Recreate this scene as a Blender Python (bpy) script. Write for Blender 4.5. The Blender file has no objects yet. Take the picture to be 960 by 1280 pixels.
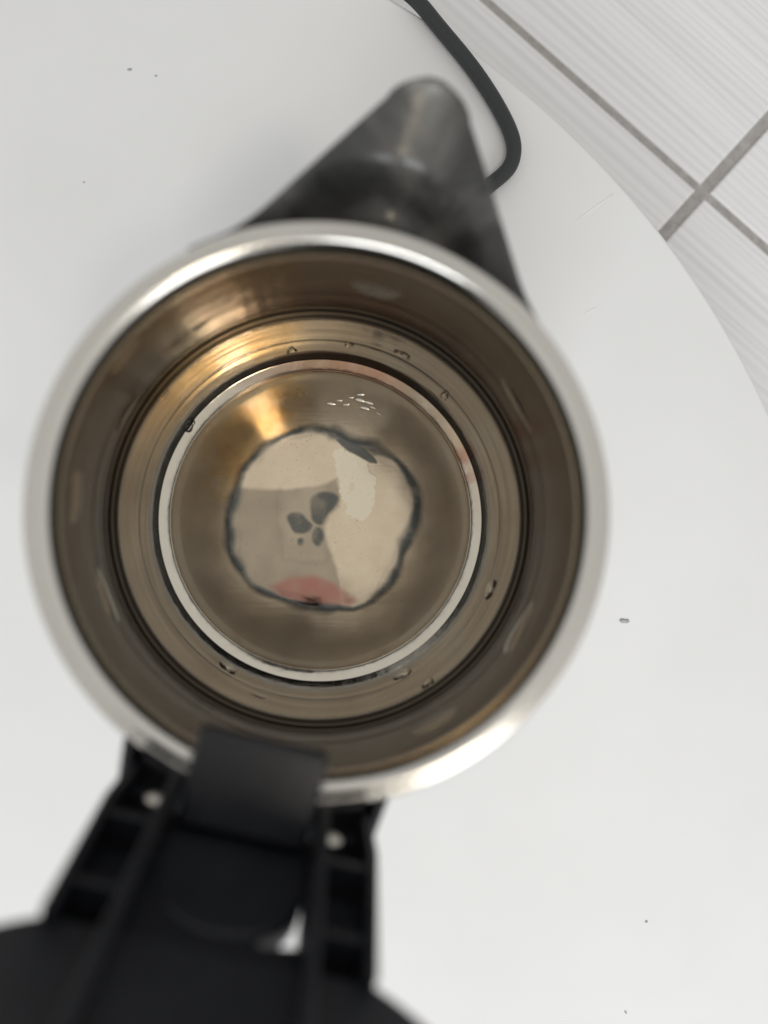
import bpy, bmesh, math, random
import numpy as np
from mathutils import Vector, Matrix
random.seed(7); rng = np.random.default_rng(7)
S = bpy.context.scene
COL = S.collection
R = math.radians

# ------------------------------------------------------------------ camera, light, exposure
cd = bpy.data.cameras.new('camera'); cam = bpy.data.objects.new('camera', cd); COL.objects.link(cam)
S.camera = cam
cd.sensor_fit = 'VERTICAL'; cd.sensor_height = 36.0; cd.lens = 961.0/1280.0*36.0
cd.clip_start = 0.002; cd.clip_end = 50
cam.location = (0, -0.0035, 0.37)
_f = Vector((80/961, 20/961, -1)).normalized(); _r = _f.cross(Vector((0, 1, 0))).normalized(); _u = _r.cross(_f)
cam.rotation_euler = Matrix((_r, _u, -_f)).transposed().to_euler()
cd.dof.use_dof = True; cd.dof.focus_distance = 0.36; cd.dof.aperture_fstop = 5.6

W = bpy.data.worlds.new('World'); S.world = W; W.use_nodes = True
bg = W.node_tree.nodes['Background']
bg.inputs[0].default_value = (1.0, 0.985, 0.96, 1); bg.inputs[1].default_value = 0.54

def area(name, loc, target, size, power, color, size_y=None):
    d = bpy.data.lights.new(name, 'AREA'); o = bpy.data.objects.new(name, d); COL.objects.link(o)
    d.energy = power; d.color = color; d.size = size
    if size_y: d.shape = 'RECTANGLE'; d.size_y = size_y
    o.location = loc
    o.rotation_euler = (Vector(target)-Vector(loc)).to_track_quat('-Z', 'Y').to_euler()
    return o
area('window_light', (-0.65, -2.4, 2.5), (0, 0, 0.1), 1.2, 46, (0.93, 0.965, 1.0), 1.9)
area('side_window_light', (0.95, -1.55, 1.15), (0, 0, 0.1), 0.7, 8, (0.97, 0.985, 1.0), 0.9)
area('ceiling_lamp', (0.34, -0.62, 1.75), (0, 0, 0.1), 0.16, 2.9, (1.0, 0.87, 0.68))

S.view_settings.view_transform = 'Standard'; S.view_settings.look = 'None'
S.view_settings.exposure = 0.0; S.view_settings.gamma = 1.0
S.cycles.max_bounces = 16; S.cycles.glossy_bounces = 12; S.cycles.diffuse_bounces = 5
S.cycles.transmission_bounces = 8; S.cycles.sample_clamp_indirect = 6
S.cycles.use_denoising = True

# ------------------------------------------------------------------ helpers
def tag(o, label=None, cat=None, group=None, kind=None):
    if label: o['label'] = label
    if cat: o['category'] = cat
    if group: o['group'] = group
    if kind: o['kind'] = kind
    return o

def empty(name, loc=(0, 0, 0)):
    o = bpy.data.objects.new(name, None); o.location = loc; o.empty_display_size = 0.02
    COL.objects.link(o); return o

def link(name, me, mat, parent=None, smooth=True):
    o = bpy.data.objects.new(name, me); COL.objects.link(o)
    if mat: me.materials.append(mat)
    if smooth:
        for p in me.polygons: p.use_smooth = True
    if parent:
        o.parent = parent
        o.matrix_parent_inverse = Matrix.Translation(-Vector(parent.location)) if parent.type == 'EMPTY' else Matrix.Identity(4)
    return o

def from_bm(name, bm, mat, parent=None, smooth=True):
    bmesh.ops.recalc_face_normals(bm, faces=bm.faces)
    me = bpy.data.meshes.new(name); bm.to_mesh(me); bm.free()
    return link(name, me, mat, parent, smooth)

def bevel(o, w, seg=3, angle=35):
    m = o.modifiers.new('bevel', 'BEVEL'); m.width = w; m.segments = seg; m.limit_method = 'ANGLE'; m.angle_limit = R(angle)
    m.harden_normals = False
    w2 = o.modifiers.new('wn', 'WEIGHTED_NORMAL'); w2.keep_sharp = True
    return o

def lathe(name, prof, mat, parent=None, n=256, close=False, cx=0.0012, cy=0.0):
    V = []; Fc = []
    k = len(prof)
    for i in range(n):
        a = 2*math.pi*i/n
        for (r, z) in prof: V.append((cx+r*math.cos(a), cy+r*math.sin(a), z))
    for i in range(n):
        j = (i+1) % n
        for q in range(k if close else k-1):
            q2 = (q+1) % k
            Fc.append((i*k+q, j*k+q, j*k+q2, i*k+q2))
    me = bpy.data.meshes.new(name); me.from_pydata(V, [], Fc)
    bm = bmesh.new(); bm.from_mesh(me); bmesh.ops.remove_doubles(bm, verts=bm.verts, dist=1e-7)
    bpy.data.meshes.remove(me)
    return from_bm(name, bm, mat, parent)

def smooth_prof(pts, sub=4):
    """Catmull-Rom through profile points"""
    out = []
    P = [pts[0]]+list(pts)+[pts[-1]]
    for i in range(1, len(P)-2):
        p0, p1, p2, p3 = [np.array(p) for p in P[i-1:i+3]]
        for s in range(sub):
            t = s/sub
            out.append(tuple(0.5*((2*p1)+(-p0+p2)*t+(2*p0-5*p1+4*p2-p3)*t*t+(-p0+3*p1-3*p2+p3)*t**3)))
    out.append(tuple(pts[-1])); return out

def tube(name, pts, rad, mat, parent=None, n=16):
    cu = bpy.data.curves.new(name, 'CURVE'); cu.dimensions = '3D'; cu.bevel_depth = rad; cu.bevel_resolution = 5
    sp = cu.splines.new('NURBS'); sp.points.add(len(pts)-1)
    for p, q in zip(sp.points, pts): p.co = (*q, 1)
    sp.use_endpoint_u = True; sp.order_u = 4; sp.resolution_u = 10; cu.use_fill_caps = True
    tmp = bpy.data.objects.new('tmp', cu); COL.objects.link(tmp)
    dg = bpy.context.evaluated_depsgraph_get()
    me = bpy.data.meshes.new_from_object(tmp.evaluated_get(dg)); me.name = name
    bpy.data.objects.remove(tmp); bpy.data.curves.remove(cu)
    return link(name, me, mat, parent)

# ------------------------------------------------------------------ material helper
class NT:
    def __init__(s, name):
        s.m = bpy.data.materials.new(name); s.m.use_nodes = True; s.t = s.m.node_tree
        s.b = s.t.nodes['Principled BSDF']; s.L = s.t.links.new
    def n(s, ty, **kw):
        x = s.t.nodes.new(ty)
        for k, v in kw.items(): setattr(x, k, v)
        return x
    def set(s, **kw):
        for k, v in kw.items():
            s.b.inputs[k.replace('_', ' ')].default_value = v
        return s
    def noise(s, vec, scale, detail=4, rough=0.55, dist=0.0):
        x = s.n('ShaderNodeTexNoise'); x.inputs['Scale'].default_value = scale; x.inputs['Detail'].default_value = detail
        x.inputs['Roughness'].default_value = rough; x.inputs['Distortion'].default_value = dist
        if vec is not None: s.L(vec, x.inputs['Vector'])
        return x.outputs['Fac']
    def obj(s, scale=(1, 1, 1), rot=(0, 0, 0)):
        c = s.n('ShaderNodeTexCoord'); m = s.n('ShaderNodeMapping')
        m.inputs['Scale'].default_value = scale; m.inputs['Rotation'].default_value = rot
        s.L(c.outputs['Object'], m.inputs['Vector']); return m.outputs['Vector']
    def ramp(s, fac, stops):
        x = s.n('ShaderNodeValToRGB'); e = x.color_ramp.elements
        while len(e) < len(stops): e.new(0.5)
        for q, (p, c) in zip(e, stops): q.position = p; q.color = c if len(c) == 4 else (*c, 1)
        s.L(fac, x.inputs['Fac']); return x.outputs['Color']
    def rng(s, fac, a, b, c, d):
        x = s.n('ShaderNodeMapRange')
        for i, v in enumerate((a, b, c, d)): x.inputs[i+1].default_value = v
        s.L(fac, x.inputs[0]); return x.outputs[0]
    def mix(s, fac, a, b):
        x = s.n('ShaderNodeMix', data_type='RGBA')
        if isinstance(fac, float): x.inputs[0].default_value = fac
        else: s.L(fac, x.inputs[0])
        for i, v in ((6, a), (7, b)):
            if isinstance(v, tuple): x.inputs[i].default_value = (*v, 1)
            else: s.L(v, x.inputs[i])
        return x.outputs[2]
    def math(s, op, a, b):
        x = s.n('ShaderNodeMath', operation=op)
        for i, v in ((0, a), (1, b)):
            if isinstance(v, (int, float)): x.inputs[i].default_value = v
            else: s.L(v, x.inputs[i])
        return x.outputs[0]
    def bump(s, h, strength, dist=0.001):
        x = s.n('ShaderNodeBump'); x.inputs['Strength'].default_value = strength; x.inputs['Distance'].default_value = dist
        s.L(h, x.inputs['Height']); s.L(x.outputs[0], s.b.inputs['Normal']); return s
    def attr(s, name):
        x = s.n('ShaderNodeAttribute', attribute_name=name); return x.outputs['Fac']
    def c(s, sock, key): s.L(sock, s.b.inputs[key]); return s

# white laminate
M = {}
k = NT('white_laminate'); nz = k.noise(k.obj(), 9, 3)
k.c(k.ramp(nz, [(0.3, (0.80, 0.805, 0.80)), (0.7, (0.84, 0.845, 0.842))]), 'Base Color')
k.c(k.math('ADD', k.rng(k.noise(k.obj(), 45, 4), 0.3, 0.7, 0.40, 0.48), k.rng(k.noise(k.obj((1, 2.2, 1), (0, 0, 0.5)), 11, 5, 0.65, 1.5), 0.5, 0.7, 0.0, 0.16)), 'Roughness'); k.set(Specular_IOR_Level=0.35)
k.bump(k.noise(k.obj(), 260, 2), 0.02, 0.0005); M['laminate'] = k.m
k = NT('chipped_laminate').set(Base_Color=(0.42, 0.42, 0.43, 1), Roughness=0.6); M['chip'] = k.m
k = NT('scuffed_laminate').set(Base_Color=(0.86, 0.86, 0.86, 1), Roughness=0.55); M['scuff'] = k.m
k = NT('table_leg_white').set(Base_Color=(0.75, 0.75, 0.75, 1), Roughness=0.4); M['leg'] = k.m
# tile: long combed grain (object x is along the grain)
k = NT('combed_white_tile'); v = k.obj((2.5, 330, 1)); v2 = k.obj((1.2, 45, 1))
g = k.noise(v, 1.0, 5, 0.6, 0.15); g2 = k.noise(v2, 1.0, 3)
wv = k.n('ShaderNodeTexWave', wave_type='BANDS', bands_direction='Y'); wv.inputs['Scale'].default_value = 55
wv.inputs['Distortion'].default_value = 16.0; wv.inputs['Detail'].default_value = 4; wv.inputs['Detail Scale'].default_value = 0.35
k.L(k.obj((0.05, 1, 1)), wv.inputs['Vector'])
mixv = k.math('ADD', k.math('MULTIPLY', g, 0.50), k.math('ADD', k.math('MULTIPLY', g2, 0.34), k.math('MULTIPLY', wv.outputs['Fac'], 0.16)))
k.c(k.ramp(mixv, [(0.30, (0.70, 0.70, 0.71)), (0.5, (0.80, 0.80, 0.80)), (0.72, (0.86, 0.86, 0.855))]), 'Base Color')
oi = k.n('ShaderNodeObjectInfo'); lay = k.n('ShaderNodeVectorMath', operation='ADD')
cmb = k.n('ShaderNodeCombineXYZ'); k.L(k.math('MULTIPLY', oi.outputs['Random'], 40.0), cmb.inputs[1]); k.L(k.math('MULTIPLY', oi.outputs['Random'], 17.0), cmb.inputs[2])
for nd in [x for x in k.t.nodes if x.type == 'MAPPING']: k.L(cmb.outputs[0], nd.inputs['Location'])
k.set(Roughness=0.42); k.bump(mixv, 0.6, 0.0018); M['tile'] = k.m
k = NT('grey_grout'); g = k.noise(k.obj(), 160, 5, 0.7); g2 = k.noise(k.obj(), 18, 3)
k.c(k.mix(g2, k.ramp(g, [(0.3, (0.25, 0.245, 0.24)), (0.7, (0.52, 0.51, 0.50))]), (0.36, 0.33, 0.30)), 'Base Color')
k.set(Roughness=0.9); k.bump(g, 0.6, 0.001); M['grout'] = k.m
# steels
def steel(name, col, rough, bump_scale=None, bump=0.0, tint=None, edge=(1, 1, 1), streak=None):
    k = NT(name); k.set(Metallic=1.0, Specular_Tint=(*edge, 1))
    nz = k.noise(k.obj((14, 14, 30)), 1.0, 4)
    if streak: nz = k.rng(k.noise(k.obj(streak), 1.0, 6, 0.6, 1.2), 0.36, 0.64, 0.0, 1.0)
    k.c(k.mix(nz, col, tint or tuple(c*0.88 for c in col)), 'Base Color')
    k.c(k.rng(k.noise(k.obj((20, 20, 90)), 1.0, 5), 0.3, 0.7, rough*0.7, rough*1.3), 'Roughness')
    if bump_scale: k.bump(k.noise(k.obj(bump_scale), 1.0, 3, 0.5, 0.6), bump, 0.001)
    return k.m
M['rim'] = steel('polished_rim_steel', (0.86, 0.835, 0.78), 0.17, (40, 40, 40), 0.05)
M['shell'] = steel('brushed_shell_steel', (0.66, 0.645, 0.62), 0.25)
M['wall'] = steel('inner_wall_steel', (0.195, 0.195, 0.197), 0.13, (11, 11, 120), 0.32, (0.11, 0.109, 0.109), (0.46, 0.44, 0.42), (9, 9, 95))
M['pan'] = steel('lower_wall_steel', (0.47, 0.485, 0.50), 0.11, (14, 14, 110), 0.25, (0.33, 0.337, 0.345), (0.62, 0.60, 0.58), (9, 9, 110))
k = NT('ring_steel_painted_reflection'); k.set(Metallic=1.0)
sp_ = k.n('ShaderNodeSeparateXYZ'); tc_ = k.n('ShaderNodeTexCoord'); k.L(tc_.outputs['Object'], sp_.inputs[0])
an = k.n('ShaderNodeMath', operation='ARCTAN2'); k.L(sp_.outputs[1], an.inputs[0]); k.L(sp_.outputs[0], an.inputs[1])
wob = k.math('ADD', an.outputs[0], k.rng(k.noise(k.obj((70, 70, 70)), 1.0, 4), 0, 1, -0.35, 0.35))
tin = k.ramp(k.rng(wob, -math.pi, math.pi, 0, 1), [(0.0, (0.86, 0.81, 0.70)), (0.48, (0.80, 0.75, 0.64)), (0.535, (0.74, 0.66, 0.54)), (0.555, (0.56, 0.30, 0.20)), (0.585, (0.66, 0.52, 0.36)), (0.64, (0.42, 0.33, 0.24)), (0.70, (0.52, 0.29, 0.18)), (0.79, (0.50, 0.32, 0.20)), (0.85, (0.80, 0.72, 0.58)), (1.0, (0.86, 0.81, 0.70))])  # copper arcs paint a reflected hand into the ring colour
k.c(k.mix(k.rng(k.noise(k.obj((60, 60, 200)), 1.0, 5, 0.6, 1.0), 0.35, 0.65, 0.0, 0.30), tin, (0.80, 0.73, 0.60)), 'Base Color'); k.c(k.rng(k.noise(k.obj(), 300, 4), 0.3, 0.7, 0.06, 0.16), 'Roughness')
k.bump(k.noise(k.obj((60, 60, 60)), 1.0, 4), 0.16, 0.001); M['ring'] = k.m
M['pin'] = steel('hinge_pin_steel', (0.75, 0.72, 0.65), 0.25)
k = NT('black_seal').set(Base_Color=(0.006, 0.006, 0.007, 1), Roughness=0.35, Specular_IOR_Level=0.25); M['seal'] = k.m
# base plate: stains, plus reflections painted in by colour
k = NT('stained_plate_with_reflections'); k.set(Metallic=1.0)
n1 = k.noise(k.obj(), 55, 6, 0.65); n2 = k.noise(k.obj(), 900, 2); n3 = k.noise(k.obj((30, 500, 30), (0, 0, R(8))), 1.0, 4, 0.7)
base = k.ramp(n1, [(0.3, (0.86, 0.70, 0.50)), (0.7, (0.97, 0.82, 0.61))])
base = k.mix(k.attr('phone_reflection'), base, (0.33, 0.275, 0.205))
base = k.mix(k.attr('tint'), base, k.ramp(n1, [(0.3, (0.66, 0.40, 0.17)), (0.7, (0.97, 0.67, 0.32))]))
base = k.mix(k.attr('hand_reflection'), base, (0.52, 0.215, 0.17))
base = k.mix(k.attr('ceiling_reflection'), base, (1.0, 0.89, 0.68))
base = k.mix(k.attr('slate'), base, (0.10, 0.115, 0.115))
k.c(base, 'Base Color')
rgh = k.math('ADD', k.rng(k.attr('dry'), 0, 1, 0.06, 0.27), k.rng(n2, 0.3, 0.7, 0.0, 0.012))
k.c(k.math('ADD', rgh, k.math('MULTIPLY', k.attr('tint'), 0.05)), 'Roughness')
hh = k.math('ADD', k.math('MULTIPLY', n3, k.math('MULTIPLY', k.attr('dry'), 2.2)), k.math('ADD', k.math('MULTIPLY', n1, 0.6), k.math('MULTIPLY', n2, 0.01)))
k.bump(hh, 0.018, 0.001); M['plate'] = k.m
k = NT('water').set(Base_Color=(1, 1, 1, 1), Roughness=0.0, IOR=1.33, Transmission_Weight=1.0); M['water'] = k.m
k = NT('glint_fleck_metal').set(Base_Color=(0.86, 0.80, 0.68, 1), Roughness=0.22, Metallic=1.0); M['scale'] = k.m  # bright metal for the flecks that stand for reflected glints
# plastics and cord
def plastic(name, col, r0, r1, bs, bump):
    k = NT(name); nz = k.noise(k.obj(), bs, 4); n2 = k.noise(k.obj(), 60, 5, 0.6)
    k.c(k.mix(n2, col, tuple(c*1.6 for c in col)), 'Base Color')
    k.c(k.rng(n2, 0.3, 0.7, r0, r1), 'Roughness'); k.bump(nz, bump, 0.0006); return k.m
M['black'] = plastic('black_plastic', (0.0092, 0.0102, 0.0135), 0.38, 0.55, 900, 0.06)
M['gloss'] = plastic('semi_gloss_black_plastic', (0.011, 0.012, 0.0155), 0.26, 0.40, 500, 0.10)
M['cord'] = plastic('black_rubber_cord', (0.022, 0.024, 0.026), 0.42, 0.6, 700, 0.10)
k = NT('dull_dark_spout'); n1 = k.noise(k.obj((40, 40, 40)), 1.0, 5, 0.6, 0.5); n2 = k.noise(k.obj(), 500, 3)
k.c(k.ramp(n1, [(0.32, (0.035, 0.036, 0.036)), (0.5, (0.075, 0.075, 0.073)), (0.68, (0.19, 0.185, 0.17))]), 'Base Color')
k.set(Metallic=0.25); k.c(k.rng(n1, 0.3, 0.75, 0.16, 0.40), 'Roughness'); k.bump(n1, 0.25, 0.002); M['spout'] = k.m

# ------------------------------------------------------------------ tiled floor
ZF = -0.13
floor = empty('floor', (0.26, 0.226, ZF)); tag(floor, kind='structure')
aa, ab = R(-39.6), R(47.6)
ea = Vector((math.cos(aa), math.sin(aa), 0)); eb = Vector((math.cos(ab), math.sin(ab), 0))
bm = bmesh.new(); bmesh.ops.create_grid(bm, x_segments=1, y_segments=1, size=3.0)
for vv in bm.verts: vv.co += Vector((0.26, 0.226, ZF-0.0016))
from_bm('grout', bm, M['grout'], floor, False)
LA, LB, GA, GB = 0.40, 0.25, 0.0088, 0.0060
def tile_mesh():
    bm = bmesh.new()
    la, lb, ch = LA-GA, LB-GB, 0.0018
    sk = eb.dot(ea)                                        # tiles are laid very slightly out of square
    nb = math.sqrt(1-sk*sk)
    def P(a, b, z): return bm.verts.new((a+b*sk, b*nb, z))
    def ringv(i, z): return [P(GA/2+i, GB/2+i, z), P(LA-GA/2-i, GB/2+i, z), P(LA-GA/2-i, LB-GB/2-i, z), P(GA/2+i, LB-GB/2-i, z)]
    rs = [ringv(0, -0.005), ringv(0, -0.0006), ringv(ch*0.4, 0.0), ringv(ch, 0.0003)]
    for r0, r1 in zip(rs, rs[1:]):
        for i in range(4): bm.faces.new((r0[i], r0[(i+1) % 4], r1[(i+1) % 4], r1[i]))
    bm.faces.new(rs[-1])
    bmesh.ops.recalc_face_normals(bm, faces=bm.faces)
    me = bpy.data.meshes.new('tile'); bm.to_mesh(me); bm.free(); me.materials.append(M['tile']); return me
tme = tile_mesh()
for i in range(-3, 3):
    for j in range(-5, 3):
        o = bpy.data.objects.new('tile', tme); COL.objects.link(o)
        p = ea*(i*LA)+eb*(j*LB)
        o.parent = floor; o.location = (p.x, p.y, random.uniform(-0.0003, 0.0003))
        o.rotation_euler = (0, 0, aa)

# ------------------------------------------------------------------ round white table
table = empty('round_table', (-0.1646, -0.1257, ZF))
tag(table, 'low round white table with a glossy chipped top, under the kettle', 'table')
TR = 0.4308
prof = [(0.0, 0.0), (TR-0.10, 0.0), (TR-0.0025, 0.0), (TR-0.0012, -0.0004), (TR-0.0004, -0.0012), (TR, -0.0028), (TR, -0.020), (TR-0.002, -0.022), (TR-0.05, -0.022), (0.0, -0.022)]
lathe('tabletop', prof, M['laminate'], table, 360, False, -0.1646, -0.1257)
lathe('pedestal', [(0.0, -0.022), (0.16, -0.022), (0.15, -0.03), (0.14, -0.11), (0.17, -0.125), (0.17, -0.1296), (0.0, -0.1296)], M['leg'], table, 64, False, -0.1646, -0.1257)
def mark(x, y, rx, ry, rot, mat, name, jag=0.25, h=0.00025):
    bm = bmesh.new(); n = 14; vs = []
    for i in range(n):
        a = 2*math.pi*i/n; f = 1+random.uniform(-jag, jag)
        px, py = rx*f*math.cos(a), ry*f*math.sin(a)
        vs.append(bm.verts.new((x+px*math.cos(rot)-py*math.sin(rot), y+px*math.sin(rot)+py*math.cos(rot), h)))
    c = bm.verts.new((x, y, h*1.4))
    lo = [bm.verts.new((q.co.x, q.co.y, -0.0004)) for q in vs]
    for i in range(n):
        bm.faces.new((vs[i], vs[(i+1) % n], c)); bm.faces.new((lo[i], lo[(i+1) % n], vs[(i+1) % n], vs[i]))
    return from_bm(name, bm, mat, table)
mark(0.1499, -0.0494, 0.0027, 0.0011, R(-6), M['chip'], 'chip')
mark(-0.0906, 0.2144, 0.0011, 0.0005, R(15), M['chip'], 'chip')
mark(-0.0783, 0.2120, 0.0006, 0.0005, 0, M['chip'], 'chip')
mark(0.1602, -0.1970, 0.0006, 0.0006, 0, M['chip'], 'chip')
mark(0.1494, -0.2403, 0.0004, 0.0009, R(20), M['chip'], 'chip')
mark(-0.1113, 0.1595, 0.0006, 0.0003, R(30), M['chip'], 'chip')
mark(0.1359, 0.1560, 0.0142, 0.00022, R(37), M['scuff'], 'scratch', 0.3, 0.00012)
mark(0.1337, 0.1046, 0.0035, 0.0002, R(30), M['scuff'], 'scratch', 0.3, 0.00012)

# ------------------------------------------------------------------ kettle
kettle = empty('kettle', (0.0012, 0, 0))
tag(kettle, 'open steel electric kettle with stained inside, black hinged lid raised', 'kettle')
base_unit = lathe('power_base', [(0.0, 0.026), (0.072, 0.026), (0.078, 0.022), (0.081, 0.006), (0.081, 0.0012), (0.078, 0.0003), (0.0, 0.0003)], M['black'], kettle, 96)
lathe('outer_shell', smooth_prof([(0.0640, 0.2000), (0.0645, 0.19), (0.0687, 0.15), (0.0735, 0.115), (0.0755, 0.09), (0.0770, 0.055), (0.0772, 0.034), (0.075, 0.0285)], 6)+[(0.0, 0.028)], M['shell'], kettle)
# rolled lip
lip = [(0.0640, 0.1975), (0.06425, 0.1990), (0.06425, 0.2006), (0.0639, 0.2021), (0.0632, 0.2031), (0.0624, 0.2034), (0.0617, 0.2034), (0.0611, 0.2039), (0.0604, 0.2046),
       (0.0596, 0.2048), (0.0588, 0.2046), (0.0580, 0.2039), (0.0574, 0.2028), (0.0570, 0.2014), (0.0569, 0.2000), (0.0571, 0.1988), (0.05745, 0.1982)]
lathe('rim', smooth_prof(lip, 4), M['rim'], kettle)
wall = [(0.05760, 0.1984), (0.0592, 0.190), (0.0614, 0.176), (0.0640, 0.159), (0.0662, 0.1445), (0.0664, 0.1425), (0.0670, 0.1395), (0.0688, 0.127), (0.0706, 0.1155), (0.0715, 0.1095), (0.0716, 0.1075), (0.0722, 0.1062)]
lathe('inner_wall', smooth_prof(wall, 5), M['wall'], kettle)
lathe('seal', smooth_prof([(0.0722, 0.1062), (0.0717, 0.1058), (0.0714, 0.1046), (0.0713, 0.1028), (0.0715, 0.1003), (0.0712, 0.0990), (0.0711, 0.0975)], 4), M['seal'], kettle)
pan = [(0.0711, 0.0975), (0.0709, 0.0966), (0.0711, 0.0950), (0.0715, 0.0935), (0.0716, 0.0915), (0.0715, 0.088), (0.0711, 0.078), (0.0706, 0.0690), (0.0707, 0.0675), (0.0704, 0.0655), (0.0695, 0.055), (0.0688, 0.0475), (0.06855, 0.0440), (0.0685, 0.0420)]
lathe('lower_wall', smooth_prof(pan, 5), M['pan'], kettle)
lathe('base_ring', smooth_prof([(0.0685, 0.0420), (0.0684, 0.04188), (0.0678, 0.04172), (0.0668, 0.04151), (0.0655, 0.04129), (0.0645, 0.04116), (0.0640, 0.04112), (0.0637, 0.04108)], 4)+[(0.06355, 0.0398)], M['ring'], kettle)

# base plate: a dense polar sheet carrying residue and painted reflections as point attributes (mm in the plate's own plane)
NR, NA = 210, 720
rr = np.linspace(0.0, 63.55, NR); th = np.linspace(0, 2*np.pi, NA, endpoint=False)
RR, TH = np.meshgrid(rr[1:], th, indexing='ij')
X = np.concatenate([[0.0], (RR*np.cos(TH)).ravel()]); Y = np.concatenate([[0.0], (RR*np.sin(TH)).ravel()])
def vnoise(x, y, s, seed):
    g = np.random.default_rng(seed).random((64, 64)); x = x/s+20; y = y/s+20
    xi = np.floor(x).astype(int); yi = np.floor(y).astype(int); fx = x-xi; fy = y-yi
    fx = fx*fx*(3-2*fx); fy = fy*fy*(3-2*fy)
    q = lambda a, b: g[(xi+a) % 64, (yi+b) % 64]
    return (q(0, 0)*(1-fx)+q(1, 0)*fx)*(1-fy)+(q(0, 1)*(1-fx)+q(1, 1)*fx)*fy
wx = X+(vnoise(X, Y, 2.2, 1)-0.5)*0.35+(vnoise(X, Y, 7, 3)-0.5)*1.3
wy = Y+(vnoise(X, Y, 2.2, 2)-0.5)*0.35+(vnoise(X, Y, 7, 4)-0.5)*1.3
jx = X+(vnoise(X, Y, 0.9, 5)-0.5)*1.6; jy = Y+(vnoise(X, Y, 0.9, 6)-0.5)*1.6
def seg_dist(P, x, y, closed=True, w=None):
    P = np.array(P, float); d = np.full(x.shape, 1e9); n = len(P); ww = np.zeros(x.shape)
    for i in range(n if closed else n-1):
        a, b = P[i], P[(i+1) % n]; e = b-a; t = np.clip(((x-a[0])*e[0]+(y-a[1])*e[1])/(e@e), 0, 1)
        q = np.hypot(x-a[0]-t*e[0], y-a[1]-t*e[1])
        if w is not None: ww = np.where(q < d, w[i]+(w[(i+1) % n]-w[i])*t, ww)
        d = np.minimum(d, q)
    return (d, ww) if w is not None else d
def inside(P, x, y):
    P = np.array(P, float); r = np.zeros(x.shape, bool); n = len(P)
    for i in range(n):
        a, b = P[i], P[(i+1) % n]
        c = ((a[1] > y) != (b[1] > y)) & (x < (b[0]-a[0])*(y-a[1])/(b[1]-a[1]+1e-12)+a[0]); r ^= c
    return r
def spl(P, sub=5, closed=True):
    P = np.array(P, float); n = len(P); out = []
    for i in range(n):
        p0, p1, p2, p3 = P[i-1], P[i], P[(i+1) % n], P[(i+2) % n]
        for s in range(sub):
            t = s/sub; out.append(0.5*((2*p1)+(-p0+p2)*t+(2*p0-5*p1+4*p2-p3)*t*t+(-p0+3*p1-3*p2+p3)*t**3))
    return np.array(out)
def sm(d, a, b):
    t = np.clip((d-a)/(b-a), 0, 1); return t*t*(3-2*t)
def fill(P, x, y, soft):
    d = seg_dist(P, x, y); d = np.where(inside(P, x, y), -d, d); return 1-sm(d, -soft, soft)
# tide line (ring of residue), mm
loop = [(-7.5, 38.9), (-21.8, 33.5), (-31.7, 23.7), (-37.6, 9.4), (-39.7, -4.9), (-37.0, -17.4), (-29.9, -27.2), (-18.2, -33.5), (-3.9, -37.4), (10.4, -38.0), (21.1, -34.4), (30.1, -24.6), (36.3, -10.2), (40.4, 2.2), (38.9, 14.8), (31.9, 25.5), (22.0, 30.9), (10.4, 33.7), (1.2, 38.2)]
wid = [1.0, 1.3, 1.5, 1.7, 1.7, 1.9, 1.7, 1.5, 1.4, 1.3, 1.5, 2.0, 2.2, 1.9, 1.7, 1.5, 2.2, 2.2, 1.4]
d, ww = seg_dist(spl(loop, 4), wx, wy, True, list(np.repeat(wid, 4)))
ww = ww*(0.6+0.9*vnoise(X, Y, 8, 9))
slate = (1-sm(d, ww*0.15, ww*1.9))*np.clip(0.68+0.5*vnoise(X, Y, 6, 8)*(0.6+0.8*vnoise(X, Y, 1.6, 10)), 0, 0.95)
d2 = seg_dist(spl(loop, 4), X*1.07+(vnoise(X, Y, 9, 61)-0.5)*5, Y*1.07+(vnoise(X, Y, 9, 62)-0.5)*5)
slate = np.maximum(slate, 0.16*(1-sm(d2, 0.2, 1.5))*vnoise(X, Y, 8, 63))
for q in range(420):
    ra, an_ = 62*math.sqrt(rng.random()), rng.random()*6.283; mx_, my_, mr = ra*math.cos(an_), ra*math.sin(an_), rng.uniform(0.16, 0.42)
    sel = (np.abs(X-mx_) < 1) & (np.abs(Y-my_) < 1)
    slate[sel] = np.maximum(slate[sel], rng.uniform(0.15, 0.5)*(1-sm(np.hypot(X[sel]-mx_, Y[sel]-my_), mr*0.4, mr)))
Z6 = lambda L: [((300+a/6-400)/2.912, (650-(580+b/6))/2.912) for a, b in L]
Z2 = lambda L: [((180+a/1.92-400)/2.912, (650-(430+b/1.92))/2.912) for a, b in L]
lens_reflections = [Z6([(520, 250), (600, 212), (690, 225), (722, 270), (680, 330), (622, 400), (590, 455), (545, 450), (515, 380)]),
          Z6([(340, 390), (395, 358), (460, 390), (525, 465), (480, 515), (400, 512), (350, 455)])]
cx, cy = Z6([(565, 545)])[0]; lens_reflections.append([(cx+2.45*math.cos(a), cy+4.0*math.sin(a)) for a in np.linspace(0, 6.28, 14)[:-1]])
cx, cy = Z6([(438, 585)])[0]; lens_reflections.append([(cx+1.45*math.cos(a), cy+1.6*math.sin(a)) for a in np.linspace(0, 6.28, 10)[:-1]])
px = X+(vnoise(X, Y, 3, 21)-0.5)*0.8; py = Y+(vnoise(X, Y, 3, 22)-0.5)*0.8
for P in lens_reflections: slate = np.maximum(slate, 0.86*fill(spl(P), px, py, 0.95)*np.clip(0.62+0.55*vnoise(X, Y, 3.5, 77)*(0.7+0.6*vnoise(X, Y, 0.8, 76)), 0, 0.97))  # phone lens reflections painted into the dark residue mask
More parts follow.
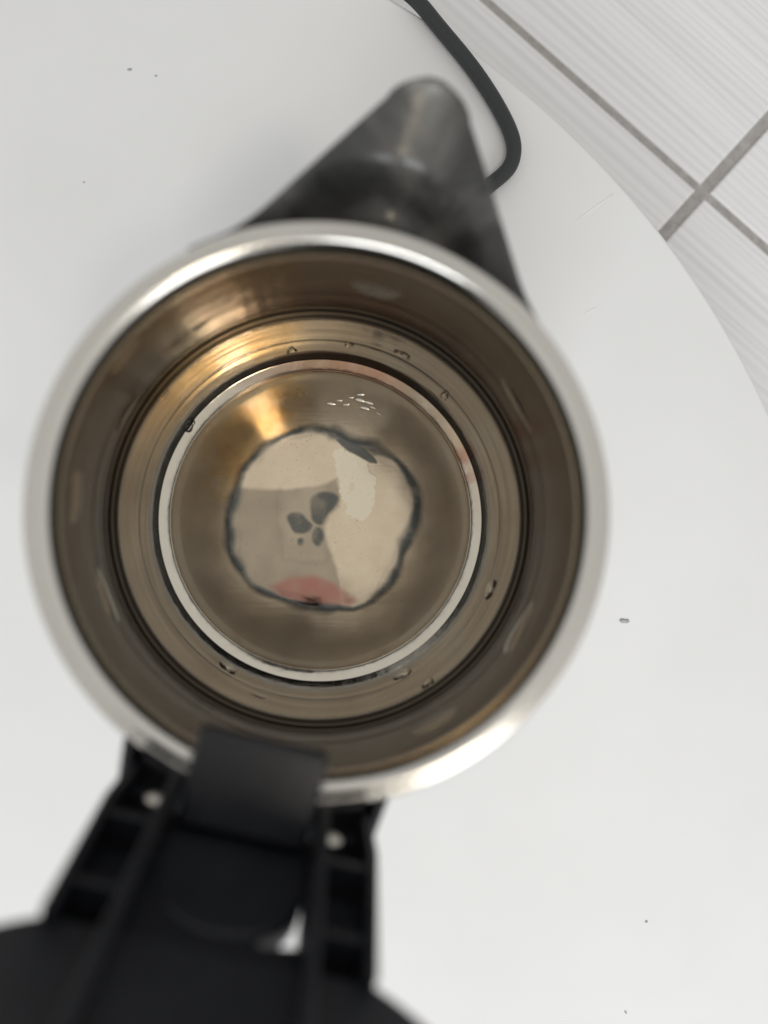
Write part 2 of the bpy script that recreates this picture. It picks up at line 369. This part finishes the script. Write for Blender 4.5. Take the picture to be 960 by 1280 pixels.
# residue wedge by the tide line, upper right and lower edge
slate = np.maximum(slate, 0.9*fill(spl(Z2([(450, 232), (490, 232), (535, 258), (552, 285), (520, 275), (470, 250)])), wx, wy, 0.5))
phone_reflection = 0.72*fill(Z2([(200, 348), (330, 349), (400, 345), (456, 326), (466, 372), (462, 392), (437, 415), (428, 440), (438, 490), (456, 540), (462, 580), (470, 640), (300, 640), (215, 560), (190, 450)]), wx, wy, 1.2)*(0.86+0.22*vnoise(X, Y, 6, 78))  # grey body of the reflected phone, painted as colour
phone_reflection = np.maximum(phone_reflection, 0.30*fill(spl(Z2([(235, 560), (470, 560), (450, 640), (300, 630)])), wx, wy, 3.0))
inloop = fill(spl(loop, 3), wx, wy, 0.8); phone_reflection *= inloop
halo = Z2([(325, 345), (430, 338), (432, 500), (415, 522), (350, 516), (333, 500)])  # camera island of the reflected phone, painted slightly lighter
dh = seg_dist(spl(halo, 5), wx, wy); phone_reflection = np.clip(phone_reflection-0.10*fill(spl(halo), wx, wy, 1.0)*inloop+0.05*(1-sm(dh, 0.3, 3.2))*inloop, 0, 1)
hand_reflection = 0.8*fill(Z2([(297, 578), (340, 562), (400, 556), (442, 572), (500, 612), (482, 634), (400, 628), (320, 606)]), wx, wy, 1.8)*inloop*(0.75+0.4*vnoise(X, Y, 4, 79))  # pink reflection of the fingers, painted as colour
jag = Z2([(445, 258), (472, 252), (528, 276), (536, 305), (552, 328), (545, 350), (548, 385), (534, 410), (518, 428), (500, 418), (478, 412), (474, 400), (482, 392), (468, 378), (458, 320)])
ceiling_reflection = fill(jag, jx, jy, 0.25)  # bright ceiling reflection painted as a jagged cream patch
ceiling_reflection *= 1-fill(spl(Z2([(488, 335), (498, 336), (497, 350), (490, 355), (486, 345)])), wx, wy, 0.2)*0.6
rr_ = np.hypot(X, Y); outl = 1-inloop
def gauss(mx, my, sx, sy, rot):
    c, s = math.cos(rot), math.sin(rot); u = (X-mx)*c+(Y-my)*s; v = -(X-mx)*s+(Y-my)*c
    return np.exp(-(u/sx)**2-(v/sy)**2)
tint = np.clip(1.4*gauss(-30, 36, 14, 28, R(-38))*(0.5+0.9*vnoise(X, Y, 5, 31)*(0.5+vnoise(X, Y, 1.4, 32))), 0, 1)  # warm glint of the lamp helped by orange painted on the plate
tint *= 1-sm(X+0.12*Y, 0.0, 3.0)
tint = np.clip(tint+0.22*vnoise(X, Y, 14, 33), 0, 1)*outl
dry = np.clip(0.62*outl+0.25*vnoise(X, Y, 9, 40)*outl+0.35*fill(Z2([(470, 250), (640, 250), (660, 420), (560, 640), (470, 620), (430, 440)]), wx, wy, 2)*inloop, 0, 1)
# relief: shallow dish, residue and painted reflections stand proud
Zr = 0.0400+0.000012*slate+0.000012*ceiling_reflection+0.00016*(vnoise(X, Y, 13, 50)-0.5)+0.00004*(vnoise(X, Y, 6, 51)-0.5)
Zr = Zr-0.00025*sm(rr_, 60, 63.5)
dry = dry*(1-0.55*gauss(-27, 42, 14, 16, 0))
V = np.stack([X*1e-3+0.0012, Y*1e-3, Zr], 1)
Fc = [(0, 1+i, 1+(i+1) % NA) for i in range(NA)]
for q in range(NR-2):
    o0 = 1+q*NA; o1 = o0+NA
    Fc += [(o0+i, o1+i, o1+(i+1) % NA, o0+(i+1) % NA) for i in range(NA)]
me = bpy.data.meshes.new('base_plate'); me.from_pydata(V.tolist(), [], Fc)
for nm, arr in (('slate', slate), ('phone_reflection', phone_reflection), ('hand_reflection', hand_reflection), ('ceiling_reflection', ceiling_reflection), ('tint', tint), ('dry', dry)):
    at = me.attributes.new(nm, 'FLOAT', 'POINT'); at.data.foreach_set('value', np.ascontiguousarray(np.clip(arr, 0, 1), dtype=np.float32))
link('base_plate', me, M['plate'], kettle)

# reflected glints, built as small tilted metallic flecks on the plate
for (fx, fy, a, l) in [(410, 505, 5, 6), (421, 501, -4, 6.5), (435, 497, -6, 6), (447, 493, -4, 6.5), (429, 506, -8, 7), (446, 500, 10, 6.5), (457, 503, 14, 6), (452, 510, 10, 6.5), (462, 509, 16, 6.5), (470, 517, 24, 6)]:
    bm = bmesh.new(); bmesh.ops.create_icosphere(bm, subdivisions=2, radius=1)
    w = l*random.uniform(0.6, 1.15)/2.912*1e-3; bmesh.ops.scale(bm, vec=(w, w*random.uniform(0.24, 0.42), 0.00010), verts=bm.verts)
    bmesh.ops.rotate(bm, cent=(0, 0, 0), matrix=Matrix.Rotation(-R(a), 3, 'Z'), verts=bm.verts)
    fxm, fym = (fx-400)/2912, (650-fy)/2912
    bmesh.ops.rotate(bm, cent=(0, 0, 0), matrix=Matrix.Rotation(R(10), 3, Vector((-fym, fxm, 0)).normalized()*-1), verts=bm.verts)
    bmesh.ops.translate(bm, vec=(fxm+0.0012, fym, 0.0404), verts=bm.verts)
    from_bm('glint_fleck', bm, M['scale'], kettle)  # the 'scale' key holds the bright metal for reflected glints
# water drops: on plate/ring, and hanging on the walls
def drop(ang, r, z, w, h, t, tilt):
    bm = bmesh.new(); bmesh.ops.create_icosphere(bm, subdivisions=3, radius=1)
    for vv in bm.verts:
        f = 1+0.16*math.sin(3*math.atan2(vv.co.y, vv.co.x)+ang*7)+0.08*math.sin(5*math.atan2(vv.co.y, vv.co.x)+ang*3)
        vv.co.x *= f; vv.co.y *= f; vv.co.z = math.copysign(abs(vv.co.z)**0.8, vv.co.z)
    bmesh.ops.scale(bm, vec=(w, h, t), verts=bm.verts)
    n = Vector((-math.cos(ang)*math.sin(tilt), -math.sin(ang)*math.sin(tilt), math.cos(tilt)))
    tx = Vector((-math.sin(ang), math.cos(ang), 0)); ty = n.cross(tx)
    Mx = Matrix((tx, ty, n)).transposed()
    bmesh.ops.rotate(bm, cent=(0, 0, 0), matrix=Mx, verts=bm.verts)
    bmesh.ops.translate(bm, vec=(r*math.cos(ang)+0.0012, r*math.sin(ang), z), verts=bm.verts)
    from_bm('water_drop', bm, M['water'], kettle)
drop(R(145), 0.0685, 0.0440, 0.0030, 0.0036, 0.0008, R(60))
drop(R(12), 0.0710, 0.0630, 0.0024, 0.0036, 0.0009, R(85))
drop(R(8), 0.0724, 0.0880, 0.0085, 0.0070, 0.0005, R(92))
drop(R(-52), 0.0700, 0.0530, 0.0062, 0.0022, 0.0006, R(80))
drop(R(-84), 0.0706, 0.0580, 0.0040, 0.0014, 0.0005, R(82))
drop(R(-110), 0.0714, 0.0760, 0.0052, 0.0030, 0.0006, R(86))
drop(R(-117), 0.0712, 0.0700, 0.0042, 0.0025, 0.0005, R(86))
drop(R(-102), 0.0711, 0.0700, 0.0050, 0.0016, 0.0004, R(86))
drop(R(152), 0.0683, 0.1300, 0.0080, 0.0022, 0.0006, R(97))
drop(R(128), 0.0667, 0.1400, 0.0120, 0.0018, 0.0006, R(97))
drop(R(142), 0.0600, 0.1860, 0.0058, 0.0050, 0.0005, R(97))
drop(R(176), 0.0612, 0.1770, 0.0100, 0.0090, 0.0004, R(97))
drop(R(115), 0.0640, 0.1590, 0.0160, 0.0020, 0.0005, R(97))
drop(R(30), 0.0655, 0.1480, 0.0180, 0.0040, 0.0005, R(97))
drop(R(-30), 0.0648, 0.1530, 0.0150, 0.0100, 0.0005, R(97))
drop(R(200), 0.0660, 0.1450, 0.0130, 0.0100, 0.0004, R(97))
drop(R(-62), 0.0630, 0.1660, 0.0170, 0.0080, 0.0004, R(97))

for q in range(9):
    zz = random.uniform(0.056, 0.093); rw = 0.0688+(zz-0.0475)/(0.0915-0.0475)*0.0026
    drop(random.uniform(0, 6.28), rw, zz, random.uniform(0.0012, 0.0040), random.uniform(0.0016, 0.0048), random.uniform(0.00018, 0.0003), R(86))

# ------------------------------------------------------------------ spout
sd = Vector((0.25, 0.968, 0)).normalized(); se = Vector((0.968, -0.25, 0)).normalized()
NS, NC = 72, 65
D0, D1, DT = 0.0480, 0.0950, 0.1016
def halfw(d):
    if d < D1: return 0.0350+(0.0095-0.0350)*(d-0.0545)/(D1-0.0545)+(0.0050*((0.064-d)/0.016)**2 if d < 0.064 else 0)
    t = (d-D1)/(DT-D1); return 0.0095*math.sqrt(max(0.0, 1-t**1.6))
def depth(d, e):
    t = (DT-d)/(DT-D0)
    a = 0.0085*t**0.6+0.009*t
    rho = math.hypot(d-0.0625, (e+0.002)*0.92)
    a += 0.0085/(1+math.exp((rho-0.0195)*900))
    a += 0.020*math.exp(-(rho/0.0085)**4)
    return a
bm = bmesh.new(); G = []
for i in range(NS+1):
    f = i/NS; d = D0+(DT-D0)*(1-(1-f)**1.6)
    w = max(halfw(d), 0.0004); row = []
    for j in range(NC):
        s = -1+2*j/(NC-1)
        z = 0.1975+0.0010*f-depth(d, w*s)*(1-abs(s)**2.2)
        # the body wall keeps the trough outside the shell
        e_ = w*s+0.0008
        d_ = max(d, math.sqrt(max(0.0, 0.0645**2-e_*e_))+0.0002)   # stays outside the round shell
        p = sd*d_+se*e_; row.append(bm.verts.new((p.x, p.y, z)))
    G.append(row)
for i in range(NS):
    for j in range(NC-1): bm.faces.new((G[i][j], G[i][j+1], G[i+1][j+1], G[i+1][j]))
sp = from_bm('spout', bm, M['spout'], kettle)
m = sp.modifiers.new('t', 'SOLIDIFY'); m.thickness = 0.0013; m.offset = -1
m = sp.modifiers.new('s', 'SUBSURF'); m.levels = 1; m.render_levels = 1

# ------------------------------------------------------------------ hinge bracket, lid, handle
U = Vector((-0.25, -0.968, 0)).normalized(); Vv = Vector((0.968, -0.25, 0)).normalized()
AX = Vector((0.0012, 0.0005, 0))
LT = R(77)
PIV = AX+U*0.0665+Vector((0, 0, 0.208))
Dl = U*math.cos(LT)+Vector((0, 0, math.sin(LT))); Nl = -U*math.sin(LT)+Vector((0, 0, math.cos(LT)))
def kf(v, u, z): return AX+Vv*v+U*u+Vector((0, 0, z))                # kettle frame
def lf(v, l, n): return PIV+Vv*v+Dl*l+Nl*n                           # lid frame
def prism(name, outline, z0, z1, fr, mat, parent, bev=0.0006):
    bm = bmesh.new()
    a = [bm.verts.new(fr(x, y, z0)) for x, y in outline]; b = [bm.verts.new(fr(x, y, z1)) for x, y in outline]
    n = len(outline); bm.faces.new(a); bm.faces.new(b)
    for i in range(n): bm.faces.new((a[i], a[(i+1) % n], b[(i+1) % n], b[i]))
    o = from_bm(name, bm, mat, parent, False)
    if bev:
        for p in o.data.polygons: p.use_smooth = True
        bevel(o, bev, 2)
    return o
def box(name, v0, v1, y0, y1, z0, z1, fr, mat, parent, bev=0.0006):
    return prism(name, [(v0, y0), (v1, y0), (v1, y1), (v0, y1)], z0, z1, fr, mat, parent, bev)
# bracket fixed to the shell: follows the rim's arc
arc = [(0.0288*t, math.sqrt(0.0637**2-(0.0288*t)**2)) for t in np.linspace(-1, 1, 17)]
br = prism('hinge_bracket', arc+[(0.0262, 0.0770), (0.0, 0.0790), (-0.0262, 0.0770)], 0.168, 0.1955, kf, M['black'], kettle, 0.0005)
for s in (-1, 1):
    prism('bracket_cheek', [(s*0.0290, 0.0570), (s*0.0268, 0.0577), (s*0.0248, 0.0715), (s*0.0272, 0.0715)], 0.1926, 0.2035, kf, M['black'], kettle)
    prism('bracket_web', [(s*0.0240, 0.0596), (s*0.0150, 0.0624), (s*0.0150, 0.0640), (s*0.0240, 0.0613)], 0.1926, 0.2025, kf, M['black'], kettle, 0.0004)
    # steel pin heads
    bm = bmesh.new(); bmesh.ops.create_uvsphere(bm, u_segments=16, v_segments=10, radius=1)
    bmesh.ops.scale(bm, vec=(0.0026, 0.0018, 0.0018), verts=bm.verts)
    bmesh.ops.rotate(bm, cent=(0, 0, 0), matrix=Matrix.Rotation(math.atan2(Vv.y, Vv.x), 3, 'Z'), verts=bm.verts)
    bmesh.ops.translate(bm, vec=kf(s*0.0182, 0.0660, 0.2105), verts=bm.verts)
    from_bm('hinge_pin', bm, M['pin'], kettle)
lid_tongue = box('lid_tongue', -0.0135, 0.0135, 0.0487, 0.0690, 0.2058, 0.2120, kf, M['gloss'], kettle, 0.0016)
# belly between the arms, a rounded tongue
bel = [(-0.0146, -0.004), (0.0146, -0.004), (0.0146, 0.014)]+[(0.0146*math.cos(a), 0.014+0.0145*math.sin(a)) for a in np.linspace(0.1, math.pi-0.1, 15)]+[(-0.0146, 0.014)]
prism('hinge_knuckle', bel, -0.0095, -0.0030, lf, M['black'], kettle, 0.0012)
lid = None
# lid plate
chord = 0.0272; LR = 0.057; lc = 0.035+math.sqrt(LR**2-chord**2)
a0 = math.asin(chord/LR)
disc = [(LR*math.sin(a), lc-LR*math.cos(a)) for a in np.linspace(a0, 2*math.pi-a0, 72)]
lid = prism('lid', disc, -0.010, 0.0, lf, M['black'], kettle, 0.0012)
ir = [((LR-0.006)*math.cos(a), lc+(LR-0.006)*math.sin(a)) for a in np.linspace(0, 2*math.pi, 64, endpoint=False)]
for s in (-1, 1):
    box('lid_rib', *sorted((s*0.0150, s*0.0172)), -0.006, 0.072, -0.006, 0.0042, lf, M['black'], lid, 0.0004)
    prism('lid_rib', [(s*0.0262, -0.006), (s*0.0242, -0.006), (s*0.0256, 0.006), (s*0.0252, 0.0375), (s*0.0272, 0.0375), (s*0.0276, 0.006)], -0.006, 0.0035, lf, M['black'], lid, 0.0004)
    for l in (0.0095, 0.0285):
        box('lid_rib', *sorted((s*0.0171, s*0.0257)), l-0.0009, l+0.0009, -0.0055, 0.0022, lf, M['black'], lid, 0.0003)
    box('lid_arm', *sorted((s*0.0149, s*0.0258)), -0.009, 0.0372, -0.0085, -0.0052, lf, M['black'], lid, 0.0004)
prism('lid_strip', [(-0.0151, 0.012), (-0.006, 0.0190), (0.002, 0.0265), (0.0085, 0.0285), (0.0151, 0.0268), (0.0151, 0.040), (-0.0151, 0.040)], -0.0075, -0.0034, lf, M['black'], lid, 0.0006)
# handle behind the lid
hp = [kf(0, u, z) for u, z in [(0.066, 0.178), (0.082, 0.182), (0.104, 0.178), (0.112, 0.155), (0.110, 0.115), (0.100, 0.075), (0.086, 0.052), (0.074, 0.048)]]
tube('handle', hp, 0.0085, M['black'], kettle)

# ------------------------------------------------------------------ power cord
cp = [(-0.02, 0.335, -0.118), (0.005, 0.300, -0.06), (0.028, 0.276, -0.012), (0.0445, 0.2565, 0.0042), (0.0555, 0.2420, 0.0042), (0.0716, 0.2245, 0.0042), (0.0835, 0.2077, 0.0042), (0.0915, 0.1935, 0.0042), (0.0950, 0.1835, 0.0042), (0.0935, 0.1735, 0.0042), (0.0865, 0.1668, 0.0042), (0.0760, 0.1590, 0.0042), (0.0680, 0.1450, 0.0042), (0.060, 0.115, 0.0042), (0.050, 0.085, 0.0042), (0.045, 0.070, 0.010)]
cord = tube('power_cord', cp, 0.0037, M['cord'])
tag(cord, 'black rubber power cord bending across the white table beside the dark spout', 'power cord')
